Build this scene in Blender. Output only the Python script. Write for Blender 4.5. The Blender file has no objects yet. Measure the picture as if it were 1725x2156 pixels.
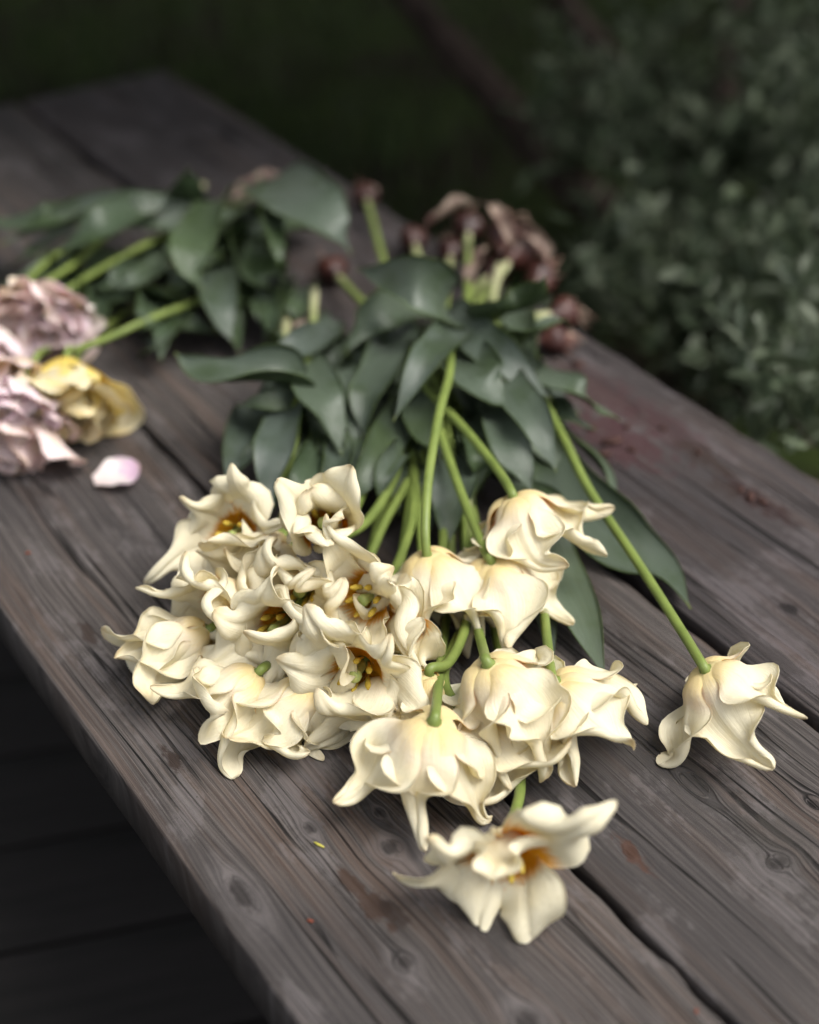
import bpy, math, random
import numpy as np
from mathutils import Vector, Matrix
R = math.radians
scene = bpy.context.scene
COL = scene.collection
# ------------------------------------------------------------------ camera
ZT = 0.45                      # bench top above the deck
ZC = ZT + 0.65                 # camera height
PITCH = R(36.97)
FPX = 50.0 / 36.0 * 2156.0     # focal length in working pixels (1725 x 2156 sheet)
cam = bpy.data.objects.new('camera', bpy.data.cameras.new('camera'))
COL.objects.link(cam)
cam.location = (0, 0, ZC)
cam.rotation_euler = (math.pi / 2 - PITCH, 0, 0)
cam.data.sensor_fit = 'VERTICAL'
cam.data.sensor_height = 36.0
cam.data.lens = 50.0
cam.data.clip_start = 0.02
cam.data.clip_end = 300
cam.data.dof.use_dof = True
cam.data.dof.focus_distance = 0.875
cam.data.dof.aperture_fstop = 2.3
scene.camera = cam
scene.render.resolution_x = 819
scene.render.resolution_y = 1024
# ------------------------------------------------------------------ light
SUN_EL, SUN_AZ = R(62), R(105)   # azimuth measured from +Y towards +X: high, on the right and a little behind the camera
world = bpy.data.worlds.new('World'); scene.world = world; world.use_nodes = True
wn = world.node_tree; wn.nodes.clear()
sky = wn.nodes.new('ShaderNodeTexSky'); sky.sky_type = 'NISHITA'; sky.sun_disc = False
sky.sun_elevation = SUN_EL; sky.sun_rotation = SUN_AZ
sky.air_density = 1.0; sky.dust_density = 4.0; sky.ozone_density = 1.0
hsv = wn.nodes.new('ShaderNodeHueSaturation'); hsv.inputs['Saturation'].default_value = 0.25
bg = wn.nodes.new('ShaderNodeBackground'); bg.inputs['Strength'].default_value = 0.105
wo = wn.nodes.new('ShaderNodeOutputWorld')
wn.links.new(sky.outputs[0], hsv.inputs['Color']); wn.links.new(hsv.outputs[0], bg.inputs['Color']); wn.links.new(bg.outputs[0], wo.inputs['Surface'])
sl = bpy.data.lights.new('sun', 'SUN'); sl.energy = 1.4; sl.angle = R(35); sl.color = (1, 0.96, 0.9)
sun = bpy.data.objects.new('sun', sl); COL.objects.link(sun)
sd = Vector((math.sin(SUN_AZ) * math.cos(SUN_EL), math.cos(SUN_AZ) * math.cos(SUN_EL), math.sin(SUN_EL)))
sun.location = sd * 8
sun.rotation_euler = sd.to_track_quat('Z', 'Y').to_euler()
vs = scene.view_settings
vs.view_transform = 'Standard'; vs.look = 'None'; vs.gamma = 1.0; vs.use_curve_mapping = False
vs.exposure = 1.2
scene.cycles.diffuse_bounces = 7; scene.cycles.max_bounces = 9; scene.cycles.use_adaptive_sampling = True; scene.cycles.adaptive_threshold = .02
scene.cycles.caustics_reflective = False; scene.cycles.caustics_refractive = False
# ------------------------------------------------------------------ helpers
FWD = np.array([0, math.cos(PITCH), -math.sin(PITCH)]); UPV = np.array([0, math.sin(PITCH), math.cos(PITCH)])
def ray(x, y):
    return FWD + (x - 862.5) / FPX * np.array([1., 0, 0]) - (y - 1078.0) / FPX * UPV
def P(x, y, h=0.0):
    """the point of the place that lies h metres above the bench top"""
    d = ray(x, y); t = (ZT + h - ZC) / d[2]
    return np.array([0, 0, ZC]) + d * t
def PZ(x, y, z):
    d = ray(x, y); t = (z - ZC) / d[2]
    return np.array([0, 0, ZC]) + d * t
def PD(x, y, dist):
    d = ray(x, y); d = d / np.linalg.norm(d)
    return np.array([0, 0, ZC]) + d * dist
def sm(a, b, x):
    t = np.clip((np.asarray(x, float) - a) / (b - a), 0, 1); return t * t * (3 - 2 * t)
def unit(v):
    v = np.asarray(v, float); return v / (np.linalg.norm(v, axis=-1, keepdims=True) + 1e-12)
def spline(pts, n):
    p = np.array(pts, float)
    if len(p) == 2: p = np.array([p[0], (p[0] + p[1]) / 2, p[1]])
    q = np.vstack([2 * p[0] - p[1], p, 2 * p[-1] - p[-2]])
    t = np.linspace(0, len(p) - 1, n); out = []
    for s in t:
        i = min(int(s), len(p) - 2); f = s - i
        a, b, c, d = q[i], q[i + 1], q[i + 2], q[i + 3]
        out.append(0.5 * (2 * b + (c - a) * f + (2 * a - 5 * b + 4 * c - d) * f * f + (3 * b - a - 3 * c + d) * f ** 3))
    return np.array(out)
def clampz(p, floor, k=0.003):
    p = p.copy(); z = (p[..., 2] - floor) / k
    p[..., 2] = floor + k * np.where(z > 20, z, np.log1p(np.exp(np.minimum(z, 20)))); return p
def mesh(name, verts, faces, mat, parent=None, origin=(0, 0, 0), attr=None, smooth=True):
    me = bpy.data.meshes.new(name)
    v = np.asarray(verts, float).reshape(-1, 3) - np.asarray(origin, float)
    me.from_pydata(v.tolist(), [], [tuple(map(int, f)) for f in faces])
    if attr is not None:
        a = me.color_attributes.new('pt', 'FLOAT_COLOR', 'POINT')
        a.data.foreach_set('color', np.asarray(attr, np.float32).ravel())
    if smooth: me.polygons.foreach_set('use_smooth', [True] * len(me.polygons))
    me.materials.append(mat)
    o = bpy.data.objects.new(name, me); COL.objects.link(o)
    if parent is not None: o.parent = parent
    elif np.any(np.asarray(origin) != 0): o.location = origin
    return o
def empty(name, loc, label, cat, group=None):
    o = bpy.data.objects.new(name, None); COL.objects.link(o); o.location = loc; o.empty_display_size = 0.02
    return tag(o, label, cat, group)
def tag(o, label=None, cat=None, group=None, kind=None):
    if label: o['label'] = label
    if cat: o['category'] = cat
    if group: o['group'] = group
    if kind: o['kind'] = kind
    return o
def grid_faces(nu, nv, off=0, flip=False):
    f = []
    for i in range(nu - 1):
        for j in range(nv - 1):
            a = off + i * nv + j; q = (a, a + nv, a + nv + 1, a + 1)
            f.append(q[::-1] if flip else q)
    return f
def sheet(g, thick, uv, rnd):
    """two-sided sheet with real thickness from a grid of points; side 1 is towards +normal"""
    nu, nv = g.shape[:2]
    du = np.gradient(g, axis=0); dv = np.gradient(g, axis=1)
    n = unit(np.cross(du, dv))
    th = thick * np.ones((nu, nv)); th[:, 0] *= .55; th[:, -1] *= .55; th[-1] *= .55
    a = (g + n * th[..., None] / 2).reshape(-1, 3); b = (g - n * th[..., None] / 2).reshape(-1, 3)
    N = nu * nv
    f = grid_faces(nu, nv, 0) + grid_faces(nu, nv, N, True)
    rim = [i * nv for i in range(nu)] + [(nu - 1) * nv + j for j in range(1, nv)] + [i * nv + nv - 1 for i in range(nu - 2, -1, -1)] + [j for j in range(nv - 2, 0, -1)]
    for k in range(len(rim)):
        i, j = rim[k], rim[(k + 1) % len(rim)]
        f.append((i, N + i, N + j, j)[::-1])
    u, v = uv
    at = np.zeros((2 * N, 4), np.float32)
    at[:, 0] = np.tile(u.ravel(), 2); at[:, 1] = np.tile(v.ravel() * .5 + .5, 2); at[:N, 2] = 1; at[:, 3] = rnd
    return np.vstack([a, b]), f, at
def tube_geo(path, rad, n=10, cap=True):
    p = np.array(path, float); t = unit(np.gradient(p, axis=0)); rad = np.broadcast_to(np.asarray(rad, float), (len(p),))
    ref = np.array([0, 0, 1.0]) if abs(t[0][2]) < .9 else np.array([1.0, 0, 0])
    V = []; a = unit(np.cross(t[0], ref))
    for i in range(len(p)):
        a = unit(a - t[i] * np.dot(a, t[i])); b = np.cross(t[i], a)
        for k in range(n):
            w = 2 * math.pi * k / n
            V.append(p[i] + rad[i] * (math.cos(w) * a + math.sin(w) * b))
    F = [(i * n + k, i * n + (k + 1) % n, (i + 1) * n + (k + 1) % n, (i + 1) * n + k) for i in range(len(p) - 1) for k in range(n)]
    if cap: F += [tuple(range(n))[::-1], tuple((len(p) - 1) * n + k for k in range(n))]
    at = np.zeros((len(V), 4)); at[:, 0] = np.repeat(np.linspace(0, 1, len(p)), n)
    return np.array(V), F, at
# ------------------------------------------------------------------ node helper
class NT:
    def __init__(s, name):
        s.m = bpy.data.materials.new(name); s.m.use_nodes = True; s.t = s.m.node_tree; s.t.nodes.clear()
        s.out = s.n('ShaderNodeOutputMaterial')
    def n(s, typ, **kw):
        x = s.t.nodes.new(typ)
        for k, v in kw.items(): setattr(x, k, v)
        return x
    def put(s, sock, v):
        if isinstance(v, bpy.types.NodeSocket): s.t.links.new(v, sock)
        elif v is not None: sock.default_value = v
    def math(s, op, a, b=None, c=None, clamp=False):
        x = s.n('ShaderNodeMath', operation=op, use_clamp=clamp)
        s.put(x.inputs[0], a); s.put(x.inputs[1], b); s.put(x.inputs[2], c); return x.outputs[0]
    def add(s, a, b): return s.math('ADD', a, b)
    def sub(s, a, b): return s.math('SUBTRACT', a, b)
    def mul(s, a, b): return s.math('MULTIPLY', a, b)
    def rng(s, x, a, b, c=0.0, d=1.0, smooth=True):
        m = s.n('ShaderNodeMapRange', interpolation_type='SMOOTHSTEP' if smooth else 'LINEAR')
        s.put(m.inputs[0], x); s.put(m.inputs[1], a); s.put(m.inputs[2], b); s.put(m.inputs[3], c); s.put(m.inputs[4], d); return m.outputs[0]
    def mix(s, f, a, b, mode='MIX'):
        m = s.n('ShaderNodeMix', data_type='RGBA', blend_type=mode)
        s.put(m.inputs[0], f); s.put(m.inputs[6], a if not isinstance(a, tuple) else (*a[:3], 1)); s.put(m.inputs[7], b if not isinstance(b, tuple) else (*b[:3], 1)); return m.outputs[2]
    def xyz(s, x, y, z=0.0):
        c = s.n('ShaderNodeCombineXYZ'); s.put(c.inputs[0], x); s.put(c.inputs[1], y); s.put(c.inputs[2], z); return c.outputs[0]
    def noise(s, vec, scale=1.0, detail=3.0, rough=0.55, dist=0.0):
        x = s.n('ShaderNodeTexNoise'); s.put(x.inputs['Vector'], vec); x.inputs['Scale'].default_value = scale
        x.inputs['Detail'].default_value = detail; x.inputs['Roughness'].default_value = rough; x.inputs['Distortion'].default_value = dist; return x.outputs[0]
    def sepxyz(s, v):
        x = s.n('ShaderNodeSeparateXYZ'); s.put(x.inputs[0], v); return x.outputs
    def obj(s): return s.n('ShaderNodeTexCoord').outputs['Object']
    def attr(s):
        a = s.n('ShaderNodeAttribute', attribute_name='pt'); c = s.n('ShaderNodeSeparateColor'); s.t.links.new(a.outputs['Color'], c.inputs[0])
        return c.outputs[0], c.outputs[1], c.outputs[2], a.outputs['Alpha']
    def bump(s, h, strength, dist):
        b = s.n('ShaderNodeBump'); b.inputs['Strength'].default_value = strength; b.inputs['Distance'].default_value = dist; s.put(b.inputs['Height'], h); return b.outputs[0]
    def pbsdf(s, col, rough=0.6, spec=0.3, normal=None, sss=None):
        b = s.n('ShaderNodeBsdfPrincipled'); s.put(b.inputs['Base Color'], col if not isinstance(col, tuple) else (*col[:3], 1))
        s.put(b.inputs['Roughness'], rough); b.inputs['Specular IOR Level'].default_value = spec; s.put(b.inputs['Normal'], normal); return b.outputs[0]
    def thin(s, col, tcol, fac, rough, spec, normal=None):
        a = s.pbsdf(col, rough, spec, normal); t = s.n('ShaderNodeBsdfTranslucent'); s.put(t.inputs[0], tcol if not isinstance(tcol, tuple) else (*tcol[:3], 1)); s.put(t.inputs['Normal'], normal)
        m = s.n('ShaderNodeMixShader'); m.inputs[0].default_value = fac; s.t.links.new(a, m.inputs[1]); s.t.links.new(t.outputs[0], m.inputs[2]); return m.outputs[0]
    def done(s, sh): s.t.links.new(sh, s.out.inputs['Surface']); return s.m
# ------------------------------------------------------------------ materials
def m_petal(name, body, base, throat, pink=None, yel=0.32):
    s = NT(name); u, v, side, rnd = s.attr(); o = s.obj()
    fine = s.noise(s.xyz(s.mul(u, 2.0), s.mul(v, 46.0), s.mul(rnd, 30.0)), 1.0, 4.0, .6)
    blot = s.noise(o, 38.0, 3.0)
    f = s.rng(s.add(u, s.mul(s.sub(fine, .5), .16)), yel, 0.06, 0, 1)
    c = s.mix(s.mul(f, 0.85), body, base)
    if pink:
        pk = s.rng(s.add(s.noise(s.xyz(s.mul(u, 3.0), s.mul(v, 5.0), s.mul(rnd, 40.0)), 1.0, 3.0), s.mul(s.sub(u, .5), .55)), .42, .68)
        c = s.mix(pk, c, pink)
    c = s.mix(s.rng(fine, .35, .75, 0.0, 0.14), c, tuple(x * .82 for x in body))
    c = s.mix(s.rng(blot, .5, .8, 0, .25), c, base)
    tf = s.mul(s.rng(s.add(u, s.mul(s.sub(fine, .5), .25)), .36, .24, 0, 1), side)
    c = s.mix(tf, c, throat)
    edge = s.rng(s.math('ABSOLUTE', s.sub(v, .5)), .485, .5, 0, .10)
    c = s.mix(edge, c, tuple(x * y for x, y in zip(body, (.78, .62, .5))))
    c = s.mix(s.mul(s.rng(s.add(u, s.mul(s.sub(blot, .5), .35)), .90, 1.05, 0, .55), 1.0), c, tuple(x * y for x, y in zip(body, (.80, .66, .42))))
    spk = s.noise(o, 700.0, 0.0)
    c = s.mix(s.rng(spk, .86, .90, 0, .4), c, (.30, .18, .08))
    h = s.add(s.mul(fine, 1.0), s.mul(s.noise(o, 160.0, 2.0), 1.0))
    nm = s.bump(h, .5, .0014)
    return s.done(s.thin(c, s.mix(.75, c, s.mix(1.0, c, c, 'MULTIPLY')), .40, .55, .22, nm))
M = {}
M['cream'] = m_petal('cream_petal', (.91, .862, .68), (.90, .76, .34), (.80, .40, .02))
M['pink'] = m_petal('pink_petal', (.93, .84, .70), (.88, .68, .28), (.8, .55, .12), pink=(.96, .84, .83), yel=.45)
M['yellow'] = m_petal('yellow_petal', (.90, .78, .26), (.82, .62, .08), (.75, .52, .05), pink=(.90, .84, .62), yel=.6)
M['blush'] = m_petal('blush_petal', (.90, .85, .78), (.86, .72, .40), (.85, .62, .2), pink=(.93, .80, .84), yel=.35)
def m_leaf(name, top, under, edge):
    s = NT(name); u, v, side, rnd = s.attr(); o = s.obj()
    st = s.noise(s.xyz(s.mul(u, 3.0), s.mul(v, 60.0), s.mul(rnd, 30.0)), 1.0, 3.0)
    bl = s.noise(o, 22.0, 4.0)
    c = s.mix(side, under, top)
    c = s.mix(s.rng(st, .36, .66, 0, .5), c, tuple(x * .55 for x in top))
    c = s.mix(s.rng(bl, .45, .68, 0, .6), c, tuple(x * y for x, y in zip(under, (1.15, 1.1, .8))))
    c = s.mix(s.mul(rnd, .35), c, edge)
    c = s.mix(s.rng(s.math('ABSOLUTE', s.sub(v, .5)), .47, .5, 0, .8), c, edge)
    c = s.mix(s.rng(u, .95, 1.0, 0, .75), c, tuple(x * y for x, y in zip(edge, (1.6, 1.3, .7))))
    nm = s.bump(s.add(st, s.mul(bl, .6)), .4, .0015)
    return s.done(s.thin(c, tuple(x * y for x, y in zip(edge, (1., 1.1, .6))), .12, .36, .5, nm))
M['leaf'] = m_leaf('tulip_leaf', (.082, .104, .086), (.018, .034, .012), (.10, .15, .035))  # underside much darker, putting the leaves' shaded sides into the colour
M['leaf2'] = m_leaf('tulip_leaf_green', (.060, .086, .054), (.022, .042, .014), (.10, .15, .035))
def m_plain(name, col, col2, scale=30.0, rough=.55, spec=.35, bump=.3, stretch=None):
    s = NT(name); o = s.obj()
    if stretch:
        x = s.sepxyz(o); o = s.xyz(s.mul(x[0], stretch[0]), s.mul(x[1], stretch[1]), s.mul(x[2], stretch[2]))
    n = s.noise(o, scale, 4.0); c = s.mix(s.rng(n, .3, .7), col, col2)
    return s.done(s.pbsdf(c, rough, spec, s.bump(n, bump, .002)))
def m_stem(name, a, b, pale):
    s = NT(name); u, v, side, rnd = s.attr(); o = s.obj(); n = s.noise(o, 60.0, 4.0)
    c = s.mix(s.rng(n, .3, .7), a, b); c = s.mix(s.rng(u, .84, 1.0, 0, .8), c, pale)
    return s.done(s.pbsdf(c, .45, .4, s.bump(n, .25, .001)))
M['stem'] = m_stem('tulip_stem', (.13, .175, .040), (.17, .22, .052), (.50, .48, .30))
M['pistil'] = m_plain('pistil_green', (.28, .36, .10), (.42, .45, .16), 200.0)
M['stamen'] = m_plain('stamen_yellow', (.62, .46, .08), (.45, .30, .04), 300.0, .8, .1)
def m_bulb():
    s = NT('bulb_skin'); o = s.obj(); x = s.sepxyz(o)
    n = s.noise(o, 55.0, 4.0); n2 = s.noise(o, 22.0, 3.0)
    c = s.mix(s.rng(n, .3, .7), (.022, .006, .006), (.065, .022, .015)); c = s.mix(s.rng(n2, .56, .64), c, (.28, .21, .16))
    return s.done(s.pbsdf(c, .4, .4, s.bump(n, .5, .003)))
M['bulb'] = m_bulb()
M['root'] = m_plain('root_pale', (.42, .32, .25), (.22, .10, .08), 80.0, .8, .1)
M['skin'] = m_plain('papery_skin', (.36, .28, .22), (.05, .014, .013), 60.0, .6, .3)
M['soil'] = m_plain('soil_crumb', (.05, .03, .026), (.09, .05, .042), 120.0, .95, .05)
def m_wood(name, seed, knots, stains_shade, tint=(1, 1, 1)):
    s = NT(name); x, y, z = s.sepxyz(s.obj())
    sx = s.add(x, seed * 7.3)
    wob = s.noise(s.xyz(s.mul(sx, 2.0), s.mul(y, 5.0), seed), 1.0, 2.0)
    yy = s.add(y, s.mul(s.sub(wob, .5), .030))
    halo = None; core = None
    nzk = s.mul(s.sub(s.noise(s.xyz(s.mul(x, 80.0), s.mul(y, 120.0), seed), 1.0, 4.0, .65), .5), 2.0)
    for (kx, ky, kr, e, st) in knots:
        X = s.mul(s.sub(x, kx), 1.0 / e); Y = s.sub(y, ky)
        r2 = s.add(s.add(s.mul(X, X), s.mul(Y, Y)), (kr * .12) ** 2)
        d = s.math('DIVIDE', kr * kr * .9, r2)
        yy = s.sub(yy, s.mul(s.math('MINIMUM', d, 2.2), Y))
        rho = s.mul(s.math('SQRT', r2), 1.0 / kr)
        rr = s.add(rho, nzk)
        h = s.mul(s.rng(rr, 2.3, .75, 0, 1), st); k = s.rng(rr, 1.0, .30, 0, 1)
        halo = h if halo is None else s.math('MAXIMUM', halo, h)
        core = k if core is None else s.math('MAXIMUM', core, k)
    v3 = lambda a, b, c=0.0: s.xyz(s.mul(sx, a), s.mul(yy, b), c)
    fib = s.noise(v3(14, 1500, seed), 1.0, 3.0, .7)
    grain = s.noise(v3(5.0, 420, seed + 3), 1.0, 5.0, .7)
    band = s.noise(v3(2.2, 75, seed + 6), 1.0, 4.0, .6)
    ringn = s.math('SINE', s.add(s.mul(yy, 2 * math.pi / .0042), s.mul(band, 11.0)))
    blot = s.noise(s.xyz(s.mul(sx, 11), s.mul(y, 26), seed), 1.0, 6.0, .66)
    big = s.noise(s.xyz(s.mul(sx, 3.0), s.mul(y, 7), seed + 9), 1.0, 3.0)
    flake = s.noise(s.xyz(s.mul(sx, 110), s.mul(y, 190), seed), 1.0, 5.0, .75)
    T = lambda c: tuple(.50 * a * b for a, b in zip(c, tint))
    c = s.mix(s.rng(grain, .33, .67), T((.030, .027, .026)), T((.190, .166, .155)))
    c = s.mix(s.mul(s.rng(band, .46, .66), .62), c, T((.185, .118, .085)))
    c = s.mix(s.rng(fib, .42, .70, 0, .65), c, T((.30, .26, .24)))
    c = s.mix(s.rng(ringn, .2, 1.0, 0, .34), c, T((.048, .040, .037)))
    c = s.mix(s.mul(s.rng(big, .38, .62), .62), c, T((.070, .064, .065)))
    pale = s.mul(s.rng(s.add(blot, s.mul(s.sub(flake, .5), .22)), .53, .60), s.rng(grain, .25, .6, .25, 1.0))
    if halo is not None: pale = s.math('MAXIMUM', s.mul(pale, .8), s.mul(halo, s.rng(grain, .2, .65, .45, 1)))
    c = s.mix(s.mul(pale, .55), c, T((.29, .26, .258)))
    c = s.mix(s.mul(s.rng(flake, .62, .70), s.rng(blot, .45, .6, .1, .75)), c, T((.045, .038, .035)))
    if core is not None: c = s.mix(s.mul(core, .80), c, T((.040, .034, .032)))
    crk = s.noise(v3(2.2, 95, seed + 13), 1.0, 1.5, .5)
    msk = s.rng(s.noise(v3(3.0, 26, seed + 17), 1.0, 2.0), .45, .54)
    crack = s.mul(s.rng(s.math('ABSOLUTE', s.sub(crk, .5)), .020, .006), msk)
    c = s.mix(s.mul(crack, .9), c, T((.012, .010, .009)))
    for (kx, ky, rx, ry, col, a) in stains_shade:
        X = s.mul(s.sub(x, kx), 1.0 / rx); Y = s.mul(s.sub(y, ky), 1.0 / ry)
        r = s.math('SQRT', s.add(s.mul(X, X), s.mul(Y, Y)))
        f = s.rng(s.add(r, s.mul(nzk, 1.9)), 1.15, .55)
        c = s.mix(s.mul(f, a), c, col)
    h = s.add(s.add(s.mul(grain, .9), s.mul(fib, .35)), s.sub(s.mul(ringn, -.12), s.mul(crack, 1.8)))
    h = s.add(h, s.mul(flake, .35))
    nm = s.bump(h, .9, .0018)
    return s.done(s.pbsdf(c, s.rng(grain, .2, .8, .85, .68), .22, nm))
def m_ground(name, a, b, c3, sc):
    s = NT(name); o = s.obj(); n = s.noise(o, sc, 6.0, .7); n2 = s.noise(o, sc * .13, 3.0)
    c = s.mix(s.rng(n, .35, .65), a, b); c = s.mix(s.rng(n2, .42, .66), c, c3)
    return s.done(s.pbsdf(c, .95, .05, s.bump(n, .8, .02)))
M['lawn'] = m_ground('lawn_ground', (.010, .014, .005), (.022, .032, .008), (.013, .011, .007), 22.0)
M['grass'] = m_plain('grass_blades', (.02, .038, .010), (.036, .062, .014), 3.0, .6, .2)
M['bark'] = m_plain('bark', (.028, .021, .018), (.052, .039, .033), 30.0, .9, .1, .9, (1, 1, .25))
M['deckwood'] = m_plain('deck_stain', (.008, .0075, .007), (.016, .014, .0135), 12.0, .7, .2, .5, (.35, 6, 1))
M['underwood'] = m_plain('bench_underside', (.05, .042, .038), (.09, .075, .068), 20.0, .85, .2, .5, (1, 1, .3))
def m_fol(name, a, b, c2):
    s = NT(name); u, v, side, rnd = s.attr(); c = s.mix(rnd, a, b); c = s.mix(s.mul(side, .5), c, c2)
    return s.done(s.thin(c, tuple(x * 1.2 for x in b), .2, .55, .3))
M['shrub'] = m_fol('shrub_leaf', (.028, .042, .022), (.090, .112, .066), (.16, .18, .13))
M['shade_crown'] = m_fol('shade_crown_leaf', (.035, .060, .020), (.060, .095, .03), (.05, .08, .03))
# ------------------------------------------------------------------ setting: bench, deck, lawn
VPX, VPY = -1750.0, -1180.0
AZ = math.atan((862.5 - VPX) / math.hypot(FPX, 1078 - VPY))
DIR = np.array([-math.sin(AZ), math.cos(AZ), 0]); NRM = np.array([math.cos(AZ), math.sin(AZ), 0])
def loc(x, y):
    p = P(x, y); return np.dot(p, DIR), np.dot(p, NRM)
e_left = (loc(137, 1463)[1] + loc(439, 1903)[1]) / 2
e_g1 = (loc(231, 831)[1] + loc(1097, 1698)[1] + loc(1369, 1963)[1]) / 3
e_g2 = (loc(1414, 1276)[1] + loc(1725, 1526)[1]) / 2
e_right = (loc(1235, 704)[1] + loc(1699, 996)[1]) / 2
t_end = loc(230, 172)[0]
T0 = -0.75
bench_o = np.array([*(DIR * 0.6 + NRM * (e_left + e_right) / 2)[:2], 0.0])
bench = empty('bench', bench_o, 'weathered grey wooden bench of wide planks under the cut tulips', 'bench')
def plank(t0, t1, a, b, thick, mat, seed, name='plank'):
    """plank from t0..t1 along the bench, a..b across; local x runs along the grain"""
    rs = np.random.RandomState(seed); n = 260; L = t1 - t0; c = (a + b) / 2; hw = (b - a) / 2
    xs = np.linspace(0, L, n); r = .0035
    prof = [(-1, -thick), (-1, -r * 2.2), (-1, -r), (-1, -r * .3), (-1, 0), (-.93, 0), (-.5, 0), (0, 0), (.5, 0), (.93, 0), (1, 0), (1, -r * .3), (1, -r), (1, -r * 2.2), (1, -thick)]
    inset = [0, 0, .0004, .0014, .0036, 0, 0, 0, 0, 0, .0036, .0014, .0004, 0, 0]
    def smooth_noise(k, amp):
        q = rs.randn(n); w = np.hanning(k); return np.convolve(q, w / w.sum(), 'same') * amp
    wl = smooth_noise(31, .0045) + smooth_noise(5, .0016); wr = smooth_noise(31, .003) + smooth_noise(5, .0006); warp = smooth_noise(81, .004)
    V = []
    for i, xx in enumerate(xs):
        for j, (q, z) in enumerate(prof):
            yy = q * hw + (-np.sign(q) * inset[j] if abs(q) == 1 else 0)
            if q == -1: yy += wl[i] * (1.0 if j > 0 else .3)
            if q == 1: yy += wr[i] * (1.0 if j < 14 else .3)
            zz = z + (warp[i] * .25 if z == 0 else 0) + (-.0012 if (j in (4, 10)) else 0)
            V.append((xx, yy, zz))
    m = len(prof); F = [(i * m + j, (i + 1) * m + j, (i + 1) * m + (j + 1) % m, i * m + (j + 1) % m) for i in range(n - 1) for j in range(m)]
    F += [tuple(range(m)), tuple((n - 1) * m + j for j in range(m))[::-1]]
    o = mesh(name, V, [f[::-1] for f in F], mat, bench)
    w = DIR * t0 + NRM * c + np.array([0, 0, ZT]) - bench_o
    o.matrix_local = Matrix(((DIR[0], NRM[0], 0, w[0]), (DIR[1], NRM[1], 0, w[1]), (0, 0, 1, w[2]), (0, 0, 0, 1)))
    # right-handedness: local y must be z x x
    yv = np.cross([0, 0, 1], DIR)
    o.matrix_local = Matrix(((DIR[0], yv[0], 0, w[0]), (DIR[1], yv[1], 0, w[1]), (0, 0, 1, w[2]), (0, 0, 0, 1)))
    return o
GAP1, GAP2 = .0055, .011
edges = [(e_left, e_g1 - GAP1 / 2), (e_g1 + GAP1 / 2, e_g2 - GAP2 / 2), (e_g2 + GAP2 / 2, e_right)]
def lk(px, py, i):   # pixel on the bench -> local coordinates of plank i
    t, q = loc(px, py); c = sum(edges[i]) / 2
    return t - T0, -(q - c)
def knots(i, lst): return [(*lk(x, y, i), r, e, st) for (x, y, r, e, st) in lst]
def stains_shade(i, lst): return [(*lk(x, y, i), rx, ry, c, a) for (x, y, rx, ry, c, a) in lst]
DK = (.030, .020, .016)
w0 = m_wood('weathered_plank_a', 1.0,
    knots(0, [(825, 1785, .0075, 1.1, .85), (652, 1745, .004, 1.8, .9), (512, 1885, .0065, 3.0, .75), (850, 2027, .006, 1.3, .7), (800, 1712, .004, 1.5, .7), (520, 1180, .006, 2.0, .4), (1110, 2150, .008, 1.4, .8)]),
    stains_shade(0, [(775, 1895, .030, .006, (.045, .026, .018), .85), (365, 1597, .012, .004, DK, .9), (190, 1332, .012, .005, DK, .8), (835, 1925, .010, .006, DK, .7), (1010, 1960, .03, .012, (.03, .028, .028), .5), (60, 1040, .02, .008, DK, .4)]))
w1 = m_wood('weathered_plank_b', 2.0,
    knots(1, [(1640, 1815, .008, .8, .6), (1715, 1690, .005, 1.6, .5), (1330, 1795, .004, 1.5, .3), (1465, 1650, .007, 2.4, .3)]),
    stains_shade(1, [(1335, 1797, .016, .005, (.06, .028, .018), .8), (1400, 1600, .06, .02, (.05, .045, .043), .55), (1470, 1560, .02, .012, (.035, .03, .03), .6), (1625, 1760, .022, .02, (.05, .045, .04), .4)]))  # darkest grey patch paints the shadow beside the lone tulip
RED = (.050, .022, .024)
w2 = m_wood('weathered_plank_c', 3.0,
    knots(2, [(1660, 1285, .004, 1.2, .2)]),
    stains_shade(2, [(1300, 925, .05, .03, RED, .85), (1400, 900, .06, .02, RED, .55), (1590, 1050, .04, .010, (.03, .016, .015), .9), (1480, 960, .03, .012, DK, .7), (1530, 1030, .015, .008, DK, .6), (1665, 1283, .006, .005, (.015, .012, .012), .95), (1500, 890, .05, .012, DK, .35), (1440, 1120, .06, .02, DK, .35), (1260, 830, .06, .03, RED, .5)]), tint=(.86, .84, .88))
for i, mt in enumerate((w0, w1, w2)): plank(T0, t_end, edges[i][0], edges[i][1], .042, mt, 11 + i)
def box_geo(c, size, rot=0.0):
    x, y, z = [q / 2 for q in size]; V = []
    for a in (-x, x):
        for b in (-y, y):
            for d in (-z, z): V.append((c[0] + a * math.cos(rot) - b * math.sin(rot), c[1] + a * math.sin(rot) + b * math.cos(rot), c[2] + d))
    return V, [(0, 1, 3, 2), (4, 6, 7, 5), (0, 4, 5, 1), (2, 3, 7, 6), (0, 2, 6, 4), (1, 5, 7, 3)]
brot = math.atan2(DIR[1], DIR[0])
for t in (-.3, .85, t_end - .25):
    c = DIR * t + NRM * (e_left + e_right) / 2
    V, F = box_geo((c[0], c[1], ZT - .042 - .035), (.06, e_right - e_left - .16, .07), brot)
    mesh('crossbeam', V, F, M['underwood'], bench, bench_o, smooth=False)
    for q in (e_left + .20, e_right - .12):
        c = DIR * t + NRM * q
        V, F = box_geo((c[0], c[1], (ZT - .112) / 2), (.07, .07, ZT - .112), brot)
        mesh('leg', V, F, M['underwood'], bench, bench_o, smooth=False)
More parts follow.
